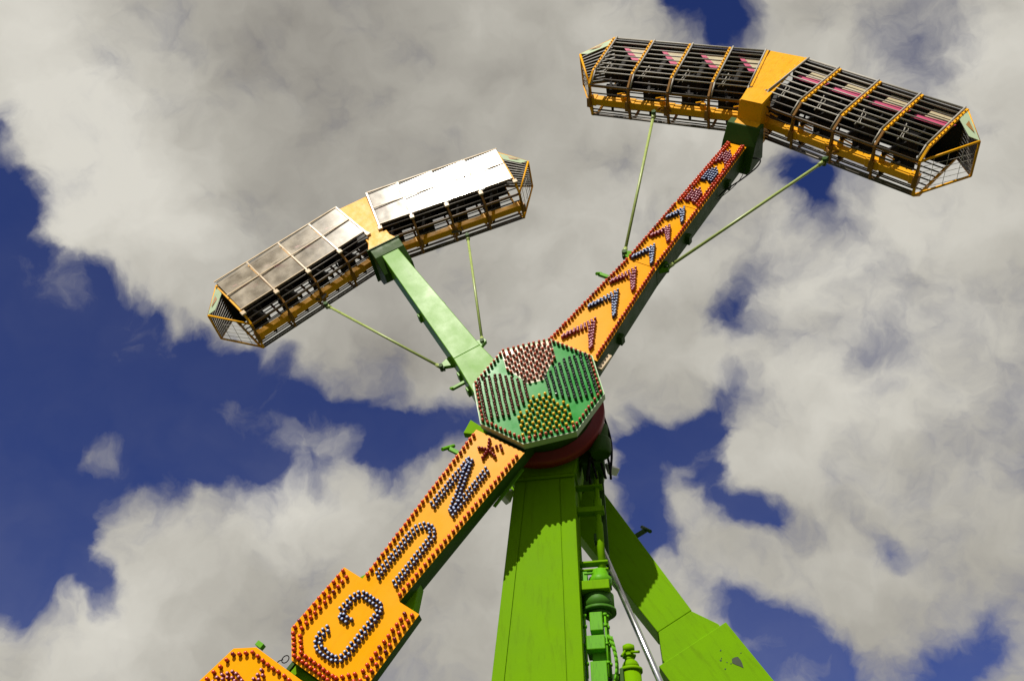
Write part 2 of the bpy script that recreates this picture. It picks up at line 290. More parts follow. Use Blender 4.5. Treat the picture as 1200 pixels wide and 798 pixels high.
m = MB(); m.box(.50, .60, 1.1, 1.3, 8.88, 9.06); m.tube((.55, 1.1, 9.02), (.7, 1.1, 9.02), .02); m.build('valve_block', MGREEN, tw, .01)
m = MB(); m.tube((.74, 1.34, 8.36), (.74, 1.34, 8.42), .2, 28); m.tube((.74, 1.34, 8.421), (.74, 1.34, 8.47), .28, 28); m.tube((.74, 1.34, 8.471), (.74, 1.34, 8.72), .255, 28); m.build('gearbox', DGREEN2, tw)
m = MB(); m.box(.595, .80, 1.12, 1.45, 8.05, 8.36); m.lathe([(.13, 0), (.13, .02), (.12, .05), (.06, .08)], (.70, 1.3, 8.36), (0, 0, 1), 18); m.build('hydraulic_motor', MGREEN, tw, .015)
m = MB(); m.box(.53, .82, 1.06, 1.48, 7.72, 7.95); m.build('pump_body', MGREEN, tw, .015)
m = MB(); m.box(.60, .86, 1.2, 1.5, 7.54, 7.73); m.box(.57, .82, 1.09, 1.5, 6.6, 7.548); m.build('pump_base', MGREEN, tw, .012)
for x, y in ((.52, 1.12), (.84, 1.12), (.87, 1.2)):
    m = MB(); m.tube((x, y, 7.3), (x, y, 8.32), .018, 8)
    for z in (7.5, 7.8, 8.1, 8.28): m.lathe([(.03, 0), (.034, .0), (.034, .04), (.02, .04)], (x, y, z), (0, 0, 1), 6)
    m.build('tie_bolt', MGREEN, tw)
for k in range(3):
    m = MB(); pts = [Vector((.86+.10*math.sin(t*math.pi)*(1-.2*k)+.03*k, 1.1+.03*k, 7.95-.9*t)) for t in [i/10 for i in range(11)]]
    m.path(pts, .016, 7); m.build('hydraulic_hose', MGREEN, tw)
m = MB(); m.lathe([(.135, 0), (.13, .06), (.105, .11), (.07, .14)], (1.17, 1.3, 7.47), (0, 0, 1), 24); m.tube((1.17, 1.3, 7.42), (1.17, 1.3, 7.468), .175, 24); m.tube((1.17, 1.3, 6.4), (1.17, 1.3, 7.419), .15, 24); m.build('oil_tank', LIME, tw)
m = MB(); m.tube((1.16, 1.3, 7.60), (1.16, 1.3, 7.66), .075, 16); m.tube((1.16, 1.3, 7.661), (1.16, 1.3, 7.69), .11, 6); m.tube((1.16, 1.3, 7.691), (1.16, 1.3, 7.75), .065, 16); m.tube((1.16, 1.3, 7.751), (1.16, 1.3, 7.84), .092, 18); m.tube((1.16, 1.3, 7.841), (1.16, 1.3, 7.86), .06, 12); m.tube((1.2, 1.2, 7.70), (1.32, 1.12, 7.66), .022, 8); m.tube((1.1, 1.2, 7.72), (1.05, 1.1, 7.6), .02, 8); m.build('filler_cap', LIME, tw)
m = MB(); m.box(.83, 1.02, 1.2, 1.4, 6.6, 7.38); m.box(1.0, 1.06, 1.15, 1.45, 6.6, 7.44); m.build('tank_bracket', DGREEN, tw, .01)
m = MB(); m.box(-2.4, 4.4, .3, 2.0, .35, 1.1); m.box(-2.2, -1.8, .2, 2.1, .0, .35); m.box(3.6, 4.0, .2, 2.1, .0, .35); m.build('base_frame', LIME, tw, .03)
for (x, y, z, sx) in ((-.80, 1.25, 10.68, -1), (1.17, 1.45, 11.2, 1)):
    m = MB(); q = [(-.11, -.08), (.11, -.08), (.11, .08), (-.11, .08)]
    d = Vector((sx*.35, -.2, -.6)).normalized(); c0 = Vector((x, y, z)); a = d.orthogonal().normalized(); b = d.cross(a)
    m.hexa([c0+a*i*1.+b*j for i, j in q], [c0-d*.2+a*i*.5+b*j*.5 for i, j in q]); m.tube(c0-d*.18, c0-d*.26, .04, 10)
    fl = m.build('floodlight', WHITE, tw, .01)
    m = MB(); m.hexa([c0+d*.004+a*i*.85+b*j*.85 for i, j in q], [c0+d*.012+a*i*.85+b*j*.85 for i, j in q]); m.build('lens', GLASSY, fl)
    m = MB(); m.beam(c0-d*.24, Vector((xl(z)+.1 if sx < 0 else .95, 1.4, z+.12)), .02, .02, (0, 0, 1)); m.build('bracket', DGREEN, fl)

# ------------------------------------------------------------------ hydraulic ram
ram = thing('hydraulic_ram', 'long polished steel ram rod leaning beside the green machinery', 'hydraulic ram', (3.6, 1.3, .9))
a = Vector((.80, 1.3, 9.75)); d = (Vector((1.585, 1.3, 7.26))-a).normalized()
m = MB(); m.tube(a-Vector(ram.location), a+d*5.2-Vector(ram.location), .054, 20); m.build('rod', CHROME, ram)
m = MB(); m.lathe([(.06, 0), (.11, 0), (.11, 3.5), (.09, 3.55)], a+d*5.0-Vector(ram.location), d, 18); m.build('barrel', LIME, ram)
m = MB(); m.box(-.06, .06, -.08, .08, -.08, .08); m.build('eye', DGREEN, ram, .015, loc=a-Vector(ram.location))

# ------------------------------------------------------------------ swing arms
def hw_up(u): return .5466+(.337-.5466)*(u-1.1)/2.58 if u < 3.68 else .337+(.225-.337)*(u-3.68)/4.19
def hw_lo(u): return .5156+(.3836-.5156)*(-u-1.25)/3.128
def swing_arm(name, label, a, y, front):
    t = thing(name, label, 'ride arm', (0, y, H), (0, a, 0), 'swing arms of the ride')
    yb = .5
    yf = .03 if front else 0
    e = .015 if front else 0
    bm_ = MB()
    us = [.6, 1.1, 3.68, 7.86]
    for u0, u1 in zip(us, us[1:]):
        w0 = hw_up(max(u0, 1.1))-e; w1 = hw_up(u1)-e
        bm_.hexa([(-w0, yf, u0), (w0, yf, u0), (w0, yb, u0), (-w0, yb, u0)], [(-w1, yf, u1), (w1, yf, u1), (w1, yb, u1), (-w1, yb, u1)])
    bm_.build('upper_beam', DGREEN if front else LIME2, t, .015)
    lo = MB(); k = .85 if front else .90; yl = .19 if front else 0
    w0, w1 = .5*k, .385*k
    lo.hexa([(-w1, yl, -3.9), (w1, yl, -3.9), (w1, yb, -3.9), (-w1, yb, -3.9)], [(-w0, yl, -.6), (w0, yl, -.6), (w0, yb, -.6), (-w0, yb, -.6)])
    lo.build('lower_beam', DGREEN if front else LIME, t, .015)
    fl = MB(); fl.prism([(-.335, -3.9), (.335, -3.9), (.56, -4.33), (.56, -4.40), (-.56, -4.40), (-.56, -4.33)], yl+.004 if front else .004, yb+(.0 if front else .1)); fl.build('flare_plate', LIME, t, .012)
    cw = MB(); cw.box(-.5 if front else -.675, .5 if front else .675, (.19 if front else -.02), yb+(.05 if front else .45), -7.6, -4.41 if front else -4.38); cw.build('counterweight', LIME, t, .012)
    hb = MB(); hub_y0, hub_y1 = (.0, .5)
    hb.lathe([(.95, 0), (.95, .44), (.7, .46)], (0, .02 if front else .05, 0), (0, 1, 0), 40); hb.build('hub_drum', DGREEN if front else LIME, t)
    # head that clamps the gondola
    def yprism(mb, prof, w0, w1, mi=0):      # profile in (y,u), width across
        n = len(prof); v = [(-w0, y_, u_) for y_, u_ in prof]+[(w1, y_, u_) for y_, u_ in prof]
        mb.add(v, [tuple(range(n-1, -1, -1)), tuple(range(n, 2*n))]+[(i, (i+1) % n, n+(i+1) % n, n+i) for i in range(n)], mi)
    hd = MB()
    if front: yprism(hd, [(-.335, 8.14), (-.01, 7.90), (.55, 7.62), (.55, 8.34), (-.335, 8.34)], .36, .40)
    else: yprism(hd, [(-.02, 8.10), (-.02, 8.22), (1.0, 8.22), (1.0, 8.0), (.55, 7.5), (.30, 7.5), (.01, 7.90)], .40, .40)
    hd.build('head_block', DGREEN, t, .015)
    if not front:
        hp_ = MB(); hp_.box(-.47, .43, -.05, 1.02, 8.222, 8.26); hp_.build('head_flange', DGREEN, t, .006)
    for s in (-1, 1):   # stiffener plates seen along the beam sides
        for u in ([2.0, 5.0, 6.9] if front else [3.4, 5.6, 2.9]):
            if s < 0 and front: continue
            lg = MB(); w = hw_up(u); lg.box(s*(w-.02) if s > 0 else s*(w+.07), s*(w+.07) if s > 0 else s*(w-.02), .2, .42, u-.06, u+.06); lg.build('side_lug', DGREEN if front else LIME2, t, .01)
    return t
arm1 = swing_arm('swing_arm', 'front swing arm faced with orange sign panels full of coloured lamps', A1, 0, True)
arm2 = swing_arm('swing_arm', 'rear swing arm in plain green, no sign panels, crossing behind the octagon', A2, Y2, False)

# rods from arm to gondola
def rod(t, p0, p1):
    p0 = Vector(p0); p1 = Vector(p1); d = (p1-p0).normalized()
    m = MB(); m.tube(p0, p1, .032, 12)
    m.tube(p0, p0+d*.14, .045, 10); m.tube(p1-d*.14, p1, .045, 10)
    r = m.build('brace_rod', ROD, t)
    for p, s in ((p0, 1), (p1, -1)):
        q = MB(); q.tube(p-d*s*.02-Vector((0, .09, 0)), p-d*s*.02+Vector((0, .09, 0)), .05, 10)
        q.beam(p, p-d*s*.12, .06, .015, (0, 1, 0)); q.build('clevis', DGREEN, r)
rod(arm1, (-.58, .2, 3.98), (-2.01, -.3, 7.80)); rod(arm1, (.40, .2, 3.98), (2.02, -.3, 7.63))
rod(arm2, (-.60, .35, 3.95), (-1.97, .52, 7.71)); rod(arm2, (.52, .35, 4.05), (2.01, .52, 7.67))
for t, s, u, y in ((arm1, -1, 3.95, .2), (arm1, 1, 3.95, .2), (arm2, -1, 3.93, .35), (arm2, 1, 4.0, .35)):
    q = MB(); w = .31; x1 = (.60 if s < 0 else .44) if t is arm1 else .6
    q.prism([(s*w, u-.16), (s*w, u+.16), (s*x1, u+.06), (s*x1, u-.02)], y-.05, y+.05); q.build('rod_lug', LIME2, t, .006)
# folding lugs with cross handles
def lug(t, x0, x1, u, y, mat, hl=.22):
    q = MB(); s = 1 if x1 > x0 else -1
    q.beam((x0, y, u), (x1, y, u), .035, .035, (0, 1, 0)); q.tube((x1, y-hl*.6, u-hl*.6), (x1, y+hl*.4, u+hl*.6), .035, 10); q.build('lock_lug', mat, t, .006)
lug(arm1, -.40, -.86, -1.62, .25, MGREEN); lug(arm1, -.30, -.80, 3.32, .3, MGREEN, .12)
lug(arm2, .42, .68, -2.10, .22, DGREEN, .24); lug(arm2, -.40, -.72, 3.10, .2, LIME2, .12)
q = MB(); q.prism([(-.52, -1.15), (-.40, -1.0), (-.86, -.95), (-.80, -1.25)], .2, .34); q.build('hub_bracket', LIME, arm1, .01)
q = MB(); q.beam((.62, .12, 1.05), (.62, .12, 1.42), .03, .045, (0, 1, 0)); q.build('edge_bracket', CREAM, arm1, .006)
q = MB(); q.beam((.50, .34, -1.3), (.50, .34, -2.15), .012, .03, (0, 1, 0)); q.build('cable_tray', LIME2, arm1, .004)
# a rough bare patch on the rear counterweight
random.seed(3)
q = MB()
def blotch(cx, cz, r, n, sq=1):
    p = []
    for i in range(n):
        th = 2*math.pi*i/n; rr = r*random.uniform(.55, 1.25); p.append((cx+math.cos(th)*rr, cz+math.sin(th)*rr*sq))
    q.prism(p, -.026, -.0205)
blotch(.40, -5.02, .085, 9, 1.3)
for cx, cz, r in ((.30, -4.72, .015), (.20, -4.85, .02), (.26, -4.93, .012), (.17, -5.0, .014), (.54, -4.93, .01), (.23, -4.83, .012), (.30, -4.98, .012)): blotch(cx, cz, r, 6, .7)
q.build('bare_patch', CHIP, arm2)
# loose cables under the head
for pts in ([(.30, .3, 7.9), (.62, .1, 7.7), (.72, 0, 7.3), (.58, .05, 6.85), (.36, .2, 6.6), (.27, .3, 6.45)], [(.33, .35, 7.6), (.42, .3, 7.2), (.40, .3, 6.8), (.27, .35, 6.4)]):
    P = [Vector(p) for p in pts]; q = MB(); L_ = []
    for i in range(len(P)-1):
        p0 = P[max(i-1, 0)]; p1 = P[i]; p2 = P[i+1]; p3 = P[min(i+2, len(P)-1)]
        for j in range(6):
            s = j/6; L_.append(.5*((2*p1)+(p2-p0)*s+(2*p0-5*p1+4*p2-p3)*s*s+(3*p1-p0-3*p2+p3)*s**3))
    q.path(L_+[P[-1]], .016 if len(pts) > 4 else .008, 7); q.build('cable', RUBBER, arm1)

# ---- sign panels with their lamps
LAMPS = []      # (v, u, type, y of the face, panel)
def sign(name, poly, y, thick, mat=ORANGE, label=None, side=DGREEN):  # side: green edges coloured darker, with their shade painted in
    m = MB(); m.prism(poly, y+.006, y+thick, 1)
    m.prism([(a*1., b) for a, b in poly], y, y+.0058, 0)
    return m.build(name, [mat, side], arm1, .004, label=label)
def shrink(w, g): return w-g
ar = []
for u0, u1 in ((1.115, 3.675), (3.687, 5.565), (5.577, 7.86)):
    ar.append(sign('arrow_panel', [(-hw_up(u0), u0), (hw_up(u0), u0), (hw_up(u1), u1), (-hw_up(u1), u1)], 0, .028))
narrow = gp_ = sign('letter_panel', [(-hw_lo(-1.26), -1.18), (hw_lo(-1.26), -1.18), (hw_lo(-4.37), -4.38), (.78, -4.38), (.81, -5.57), (.44, -5.94), (-.44, -5.94), (-.81, -5.57), (-.78, -4.38), (-hw_lo(-4.37), -4.38)], 0, .18)
top = sign('title_panel', [(-1.06, -6.08), (1.06, -6.08), (1.36, -6.28), (1.45, -6.95), (1.40, -8.0), (1.0, -8.35), (-1.0, -8.35), (-1.40, -8.0), (-1.45, -6.95), (-1.36, -6.28)], -.004, .15)
q = MB(); q.beam((-.40, .05, -5.90), (-.40, .05, -6.15), .03, .03, (0, 1, 0)); q.beam((.40, .05, -5.90), (.40, .05, -6.15), .03, .03, (0, 1, 0)); q.build('panel_link', DGREEN, arm1, .004)
q = MB(); q.path([Vector((-.52+.05*math.cos(t), -.02, -5.98+.06*math.sin(t))) for t in [i*2*math.pi/14 for i in range(15)]], .008, 6); q.path([(-.56, -.0, -6.0), (-.60, .0, -6.05), (-.62, .02, -6.12)], .008, 6); q.build('cable', RUBBER, arm1)
q = MB(); q.box(-1.12, -1.0, .0, .1, -6.06, -5.98); q.build('edge_bracket', MGREEN, arm1, .005)
OR_ = 1.1976; OY = -.12
octp = [(OR_*math.sin(R(22.5+45*i)), OR_*math.cos(R(22.5+45*i))) for i in range(8)]
def oscale(k): return [(a*k, b*k) for a, b in octp]
m = MB(); m.prism(oscale(1.0), OY+.004, .03, 1); m.prism(oscale(.985), OY, OY+.0038, 0)
wed = []   # cream wedge, facing up
s2 = math.sqrt(.5)
def e12(p, s): return ((p+s)*s2, (p-s)*s2)      # p along the edge, s down
m.prism([e12(-.47, -1.07), e12(.47, -1.07), e12(.46, -.66), e12(.14, -.16), e12(-.14, -.16), e12(-.46, -.66)], OY-.003, OY-.0005, 2)
octo = m.build('hub_panel', [OCT, RIM, CREAM], arm1, .003, label='green octagonal hub panel with cream upper wedge')

def lamp(v, u, ty, y, p): LAMPS.append((v, u, ty, y, p))
def line(p0, p1, pitch, ty, y, pan, ends=True):
    L_ = math.hypot(p1[0]-p0[0], p1[1]-p0[1]); n = max(1, round(L_/pitch))
    for i in range(n+(1 if ends else 0)): lamp(p0[0]+(p1[0]-p0[0])*i/n, p0[1]+(p1[1]-p0[1])*i/n, ty, y, pan)
def stroke(pts, ty, y, pan, pitch=.074, half=.037):
    for sgn in (-1, 1):
        off = []
        for i, p in enumerate(pts):
            a = pts[max(i-1, 0)]; b = pts[min(i+1, len(pts)-1)]
            d1 = Vector((p[0]-a[0], p[1]-a[1])); d2 = Vector((b[0]-p[0], b[1]-p[1]))
            n = Vector((0, 0))
            for d in (d1, d2):
                if d.length > 1e-6: d.normalize(); n += Vector((-d.y, d.x))
            n.normalize(); off.append((p[0]+n.x*half*sgn, p[1]+n.y*half*sgn))
        run = 0 if sgn < 0 else pitch*.5
        for p, q_ in zip(off, off[1:]):
            L_ = math.hypot(q_[0]-p[0], q_[1]-p[1])
            while run < L_: lamp(p[0]+(q_[0]-p[0])*run/L_, p[1]+(q_[1]-p[1])*run/L_, ty, y, pan); run += pitch
            run -= L_
def bez(pts, n=4):    # smooth corners
    out = []
    for i in range(len(pts)-1):
        p0 = pts[max(i-1, 0)]; p1 = pts[i]; p2 = pts[i+1]; p3 = pts[min(i+2, len(pts)-1)]
        for j in range(n):
            s = j/n; out.append(tuple(.5*(2*p1[k]+(p2[k]-p0[k])*s+(2*p0[k]-5*p1[k]+4*p2[k]-p3[k])*s*s+(3*p1[k]-p0[k]-3*p2[k]+p3[k])*s**3) for k in (0, 1)))
    return out+[pts[-1]]
# letters N U G
stroke([(-.215, -2.80), (-.215, -1.80)], 'navy', 0, narrow); stroke([(-.20, -1.74), (.14, -2.74)], 'navy', 0, narrow); stroke([(.175, -2.78), (.175, -1.78)], 'navy', 0, narrow)
stroke([(-.185, -4.24), (-.185, -3.36), (-.165, -3.24), (-.10, -3.16), (0, -3.13), (.09, -3.17), (.145, -3.26), (.155, -3.40), (.155, -4.24)], 'navy', 0, narrow)
stroke([(-.27, -5.28), (-.30, -5.40), (-.28, -5.52), (-.19, -5.59), (.0, -5.60), (.15, -5.59), (.23, -5.52), (.245, -5.40), (.245, -4.80), (.23, -4.66), (.15, -4.59), (-.16, -4.59), (-.25, -4.64), (-.28, -4.76), (-.285, -5.02)], 'navy', 0, gp_)
stroke([(-.24, -5.03), (-.04, -5.03)], 'navy', 0, gp_)
# star
c = (-.045, -1.45)
for ex in ((-.15, -1.27), (.09, -1.28), (.13, -1.50), (-.03, -1.63), (-.21, -1.50)):
    line((c[0]+(ex[0]-c[0])*.35, c[1]+(ex[1]-c[1])*.35), ex, .062, 'crim', 0, narrow)
lamp(*c, 'crim', 0, narrow); lamp(.15, -1.33, 'crim', 0, narrow)
# borders
for s in (-1, 1):
    line((s*(hw_lo(-1.3)-.055), -1.33), (s*(hw_lo(-4.3)-.05), -4.30), .098, 'red', 0, narrow)
    for u0, u1, pn in ((1.2, 3.62, 0), (3.74, 5.5, 1), (5.63, 7.80, 2)):
        line((s*(hw_up(u0)-.045), u0), (s*(hw_up(u1)-.04), u1), .088, 'red', 0, ar[pn])
        if pn == 2: line((s*(hw_up(u0)-.105), u0+.04), (s*(hw_up(u1)-.085), u1-.02), .088, 'red', 0, ar[pn])
    line((s*.72, -4.46), (s*.745, -5.54), .105, 'red', 0, gp_); line((s*.60, -4.50), (s*.63, -5.50), .105, 'red', 0, gp_)
    line((s*.69, -5.63), (s*.43, -5.87), .09, 'red', 0, gp_); line((s*.56, -5.60), (s*.36, -5.79), .09, 'red', 0, gp_)
line((-.34, -5.875), (.36, -5.875), .088, 'red', 0, gp_); line((-.27, -5.79), (.29, -5.79), .088, 'red', 0, gp_)
P_ = [(-1.02, -6.18), (1.02, -6.18), (1.27, -6.35), (1.35, -6.95), (1.31, -7.93), (.95, -8.25), (-.95, -8.25), (-1.31, -7.93), (-1.35, -6.95), (-1.27, -6.35)]
for i in range(len(P_)): line(P_[i], P_[(i+1) % len(P_)], .115, 'red', -.004, top, False)
# chevrons along the upper arm
tips = [1.96, 2.80, 3.48, 4.22, 4.85, 5.47]; wid = [.30, .27, .24, .205, .18, .165]; leg = [.60, .56, .48, .44, .36, .36]
for i, (tp, w, lg_) in enumerate(zip(tips, wid, leg)):
    ty = 'mar' if i % 2 == 0 else 'navy'; pn = ar[0] if tp < 3.7 else ar[1]; th = .20 if i < 3 else .17
    for k in range(3):
        for s in (-1, 1):
            p0 = (-.02, tp-k*th/2); p1 = (-.02+s*w, tp-lg_-k*th/2*.35)
            if s > 0: p0 = (p0[0]+(p1[0]-p0[0])*.14, p0[1]+(p1[1]-p0[1])*.14)
            line(p0, p1, .075, ty, 0, pn)
for i, tp in enumerate((6.20, 6.94, 7.58)):
    ty = 'mar' if i % 2 == 0 else 'navy'
    for cc in range(-2, 3):
        x = cc*.052-.01; n = 6 if i < 2 else 5
        for k in range(n):
            u = tp-.045-abs(cc)*.075-k*.072
            if u < tp-.50: continue
            lamp(x, u, ty, 0, ar[2])
# titles on the outer panel: T O P, head outwards
def tpl(x): return x
yT = -.004
stroke([(-.66, -6.30), (-.70, -7.35), (-1.02, -7.33), (-1.16, -7.18), (-1.20, -6.95), (-1.16, -6.70), (-1.04, -6.57), (-.74, -6.62)], 'mar', yT, top, .078, .038)
stroke([(.30, -6.62), (.30, -7.1), (.2, -7.3), (0, -7.38), (-.2, -7.3), (-.30, -7.1), (-.30, -6.62), (-.2, -6.42), (0, -6.35), (.2, -6.42), (.30, -6.62)], 'mar', yT, top, .078, .038)
stroke([(.78, -6.35), (.78, -7.3)], 'mar', yT, top, .078, .038); stroke([(1.15, -7.36), (.45, -7.36)], 'mar', yT, top, .078, .038)
# octagon lamps
k = .945
for i in range(8):
    a = octp[i]; b = octp[(i+1) % 8]
    line((a[0]*k, a[1]*k), (b[0]*k, b[1]*k), .100, 'rose', OY, octo, False)
def wlim(s): return min(.46, .10+.70*(s-.10))
row = 0; s = .20
while s < 1.0:
    n = int(wlim(s)/.10)+1
    for kx in range(-n-1, n+2):
        p = kx*.108+(.054 if row % 2 else 0)
        if abs(p) <= wlim(s)+.02 and s < .99:
            lamp(*e12(p, -s), 'rose', OY-.003, octo)
            lamp(*e12(p, s), 'amber', OY, octo)
    s += .094; row += 1
for sd in (-1, 1):
    for kcol in range(9):
        p = .20+kcol*.098
        if p > 1.0: break
        lim = wlim(p)+.03; n = int(lim/.033)
        sv = -lim
        while sv <= lim+.001: lamp(*e12(sd*p, sv), 'bottle' if sd > 0 else 'dred', OY, octo); sv += .066
TY = {'red': L_RED, 'navy': L_NAVY, 'mar': L_MAR, 'crim': L_CRIM, 'rose': L_ROSE, 'amber': L_AMB, 'bottle': L_BOT, 'dred': L_DRED}
PROF = [(.032, 0), (.032, .012), (.024, .015), (.026, .044), (.031, .048), (.032, .062), (.022, .079), (.009, .085)]
MIS = {'red': [0, 0, 0, 0, 1, 1, 1, 1], 'letter': [0, 0, 0, 0, 0, 0, 1, 1]}
def mis_of(ty): return MIS['letter' if ty in ('navy', 'mar') else 'red']
lm_mesh = {k: MB().lathe(PROF, (0, 0, 0), (0, -1, 0), 8, mis_of(k)).mesh('lamp_'+k, list(v)) for k, v in TY.items()}
Rm = Matrix.Rotation(A1, 4, 'Y'); Rm.translation = Vector((0, 0, H))
def seen(v, u, y):
    p = Rm @ Vector((v, y, u)); d = p-CAM; z = d.dot(fw); f_ = 1080.5
    x_ = 600+f_*d.dot(r2)/z; y_ = 399-f_*d.dot(u2)/z
    return (6 < x_ < 1194 and 6 < y_ < 792), d.length
order = sorted(range(len(LAMPS)), key=lambda i: (not seen(LAMPS[i][0], LAMPS[i][1], LAMPS[i][3])[0], seen(LAMPS[i][0], LAMPS[i][1], LAMPS[i][3])[1]))
rest = MB(); keys = list(TY); mats = [m_ for k in keys for m_ in TY[k]]
for r_, i in enumerate(order):
    v, u, ty, y, pn = LAMPS[i]
    v += random.gauss(0, .0025); u += random.gauss(0, .0025)
    if r_ < 100:
        if ty == 'red' and random.random() < .07: ty = 'crim'
        o = bpy.data.objects.new('lamp', lm_mesh[ty]); COL.objects.link(o); o.parent = pn; o.location = (v, y, u)
        o.rotation_euler = (random.gauss(0, .05), random.uniform(0, 6.28), random.gauss(0, .05)); o.scale = (1, 1, 1) if ty != 'navy' else (.9, 1, .9)
    else:
        b = keys.index(ty)*2
        if ty == 'red' and random.random() < .07: b = keys.index('crim')*2
        sc_ = .90 if pn is octo else (.98 if ty == 'red' else .88); rest.lathe([(q_*sc_, h_) for q_, h_ in PROF], (v, y, u), (random.gauss(0, .03), -1, random.gauss(0, .03)), 8, [b+x for x in mis_of(ty)])
rest.build('lamp_array', mats, arm1, kind='stuff')

# ------------------------------------------------------------------ gondolas
UG = 8.9; BE = .1838; TS = [.18, 1.0475, 1.998, 2.941, 3.895]; WT, WK, WI = 1.5155, .036, -.2414; DC, DEP = .177, 1.0; TN, WN = .632, .80
YR = DEP+DC
def hp(s, t, w, y): return Vector((s*(t*math.cos(BE)+w*math.sin(BE)), y, w*math.cos(BE)-t*math.sin(BE)))
RING = [(0, WT), (0, WK), (DC, WI), (DEP, WI), (YR, WK), (YR, WT)]
def gondola(label, a, y, covered):
    g = thing('passenger_gondola', label, 'gondola', (math.sin(a)*UG, y, H+math.cos(a)*UG), (0, a, 0), 'passenger gondolas of the ride')
    # centre
    m = MB(); pw = [(-.34, 1.48), (.37, 1.48), (.17, .02), (.33, -.42), (-.38, -.42), (-.15, .02)] if not covered else [(-.42, 1.49), (.42, 1.49), (.15, -.02), (.38, -.62), (-.44, -.62), (-.15, -.02)]
    if not covered: pw = [(-.40, 1.48), (.41, 1.48), (.31, -.505), (-.19, -.505)]
    m.prism(pw, -.012, .02); m.build('centre_plate', YEL, g, .006)
    m = MB(); prof = [(.02, -.50), (.42, -.60), (.44, -.755), (YR-.1, -.60), (YR-.1, -.1), (.02, -.1)] if not covered else [(.03, -.62), (YR-.1, -.62), (YR-.1, -.1), (.03, -.1)]
    n = len(prof); c0_, c1_ = (-.22, .33) if not covered else (-.30, .30); v = [(c0_, y_, u_) for y_, u_ in prof]+[(c1_, y_, u_) for y_, u_ in prof]
    m.add(v, [tuple(range(n-1, -1, -1)), tuple(range(n, 2*n))]+[(i, (i+1) % n, n+(i+1) % n, n+i) for i in range(n)]); m.build('centre_clamp', YEL, g, .015)
    m = MB(); m.box(-.42, .48, .72, .76, -.08, 1.43); m.build('centre_back', ROOFM, g)
    m = MB(); m.prism([(-.36, 1.47), (.36, 1.47), (.24, -.30), (-.24, -.30)], YR-.03, YR); m.build('rear_plate', YEL, g, .006)
    for s in (-1, 1):
        # main beam, rails
        m = MB(); m.beam(hp(s, -.02, -.20, .62), hp(s, TS[4], -.20, .62), .085, .085, (0, 1, 0))
        for tt in TS[1:]: m.beam(hp(s, tt-.14, -.20, .62), hp(s, tt+.14 if tt < 3.8 else tt, -.20, .62), .10, .10, (0, 1, 0))
        m.build('main_beam', YEL, g, .012)
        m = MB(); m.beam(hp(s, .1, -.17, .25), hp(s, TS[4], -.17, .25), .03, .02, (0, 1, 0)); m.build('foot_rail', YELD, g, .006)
        # rod bracket
        m = MB(); p = hp(s, 2.05, -.28, .62); q_ = Vector((s*2.01, .50, p.z-.24 if s > 0 else p.z-.2))
        for dx in (-.13, .13): m.beam(p+Vector((dx*1.2, 0, .03)), q_+Vector((dx*.25, 0, 0)), .03, .012, (0, 1, 0))
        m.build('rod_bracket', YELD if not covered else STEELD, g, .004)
        # ribs
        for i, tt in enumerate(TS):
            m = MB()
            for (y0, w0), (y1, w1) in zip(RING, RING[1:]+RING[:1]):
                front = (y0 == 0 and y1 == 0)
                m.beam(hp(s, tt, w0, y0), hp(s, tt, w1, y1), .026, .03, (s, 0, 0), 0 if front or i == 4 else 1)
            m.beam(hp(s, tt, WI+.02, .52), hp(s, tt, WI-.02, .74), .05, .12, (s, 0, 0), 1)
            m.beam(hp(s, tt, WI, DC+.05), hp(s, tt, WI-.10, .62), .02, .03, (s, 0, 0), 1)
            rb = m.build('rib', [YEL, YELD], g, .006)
            if not covered:
                m = MB(); o_ = -.06 if i else .05; m.tube(hp(s, tt+o_, WT+.03, -.03), hp(s, tt+o_, WK, -.035), .02, 8); m.tube(hp(s, tt+o_, WK, -.035), hp(s, tt+o_, WI, DC-.03), .018, 8); m.build('edge_tube', GALV, rb)
                m = MB()
                if i:
                    for w in [WK+.1+.115*j for j in range(12)]: m.lathe([(.018, 0), (.018, .02), (.010, .028)], hp(s, tt, w, -.03), (0, -1, 0), 8)
                    m.build('rib_lamps', YEL, rb)
            else:
                m = MB(); m.box(-.06, .06, -.05, .0, -.09, .05); ob = m.build('rib_foot', CREAM, rb, .01); ob.location = hp(s, tt, WK, -.02); ob.rotation_euler = (0, s*BE, 0)
        # bars
        bars = []
        ws = [WT-(WT-WK)*j/8 for j in range(9)]
        if not covered: bars += [(0, w) for w in ws]
        else: bars += [(0, WT), (0, WK), (0, .17)]
        bars += [(DC*.5, (WK+WI)/2), (DC, WI), (DC+.22, WI), (DC+.42, WI), (DEP-.16, WI), (DEP-.08, WI), (DEP, WI), (YR-.05, WK-.07)]
        bars += [(YR, WK+.17*j) for j in range(9)]
        for j, (yy, w) in enumerate(bars):
            m = MB(); big = (yy == DEP and w == WI) or (yy == 0 and w == WT)
            m.tube(hp(s, TS[0]-.05, w, yy), hp(s, TS[4], w, yy), .026 if big else .016, 8); m.build('cage_bar', STEELD if (covered or yy > 0) else GALV, g)
        # roof liner
        m = MB(); m.hexa([hp(s, -.1, WT-.03, .02), hp(s, TS[4], WT-.03, .02), hp(s, TS[4], WT-.03, YR-.02), hp(s, -.1, WT-.03, YR-.02)], [hp(s, -.1, WT-.055, .02), hp(s, TS[4], WT-.055, .02), hp(s, TS[4], WT-.055, YR-.02), hp(s, -.1, WT-.055, YR-.02)])
        rf = m.build('roof_liner', ROOFM, g)
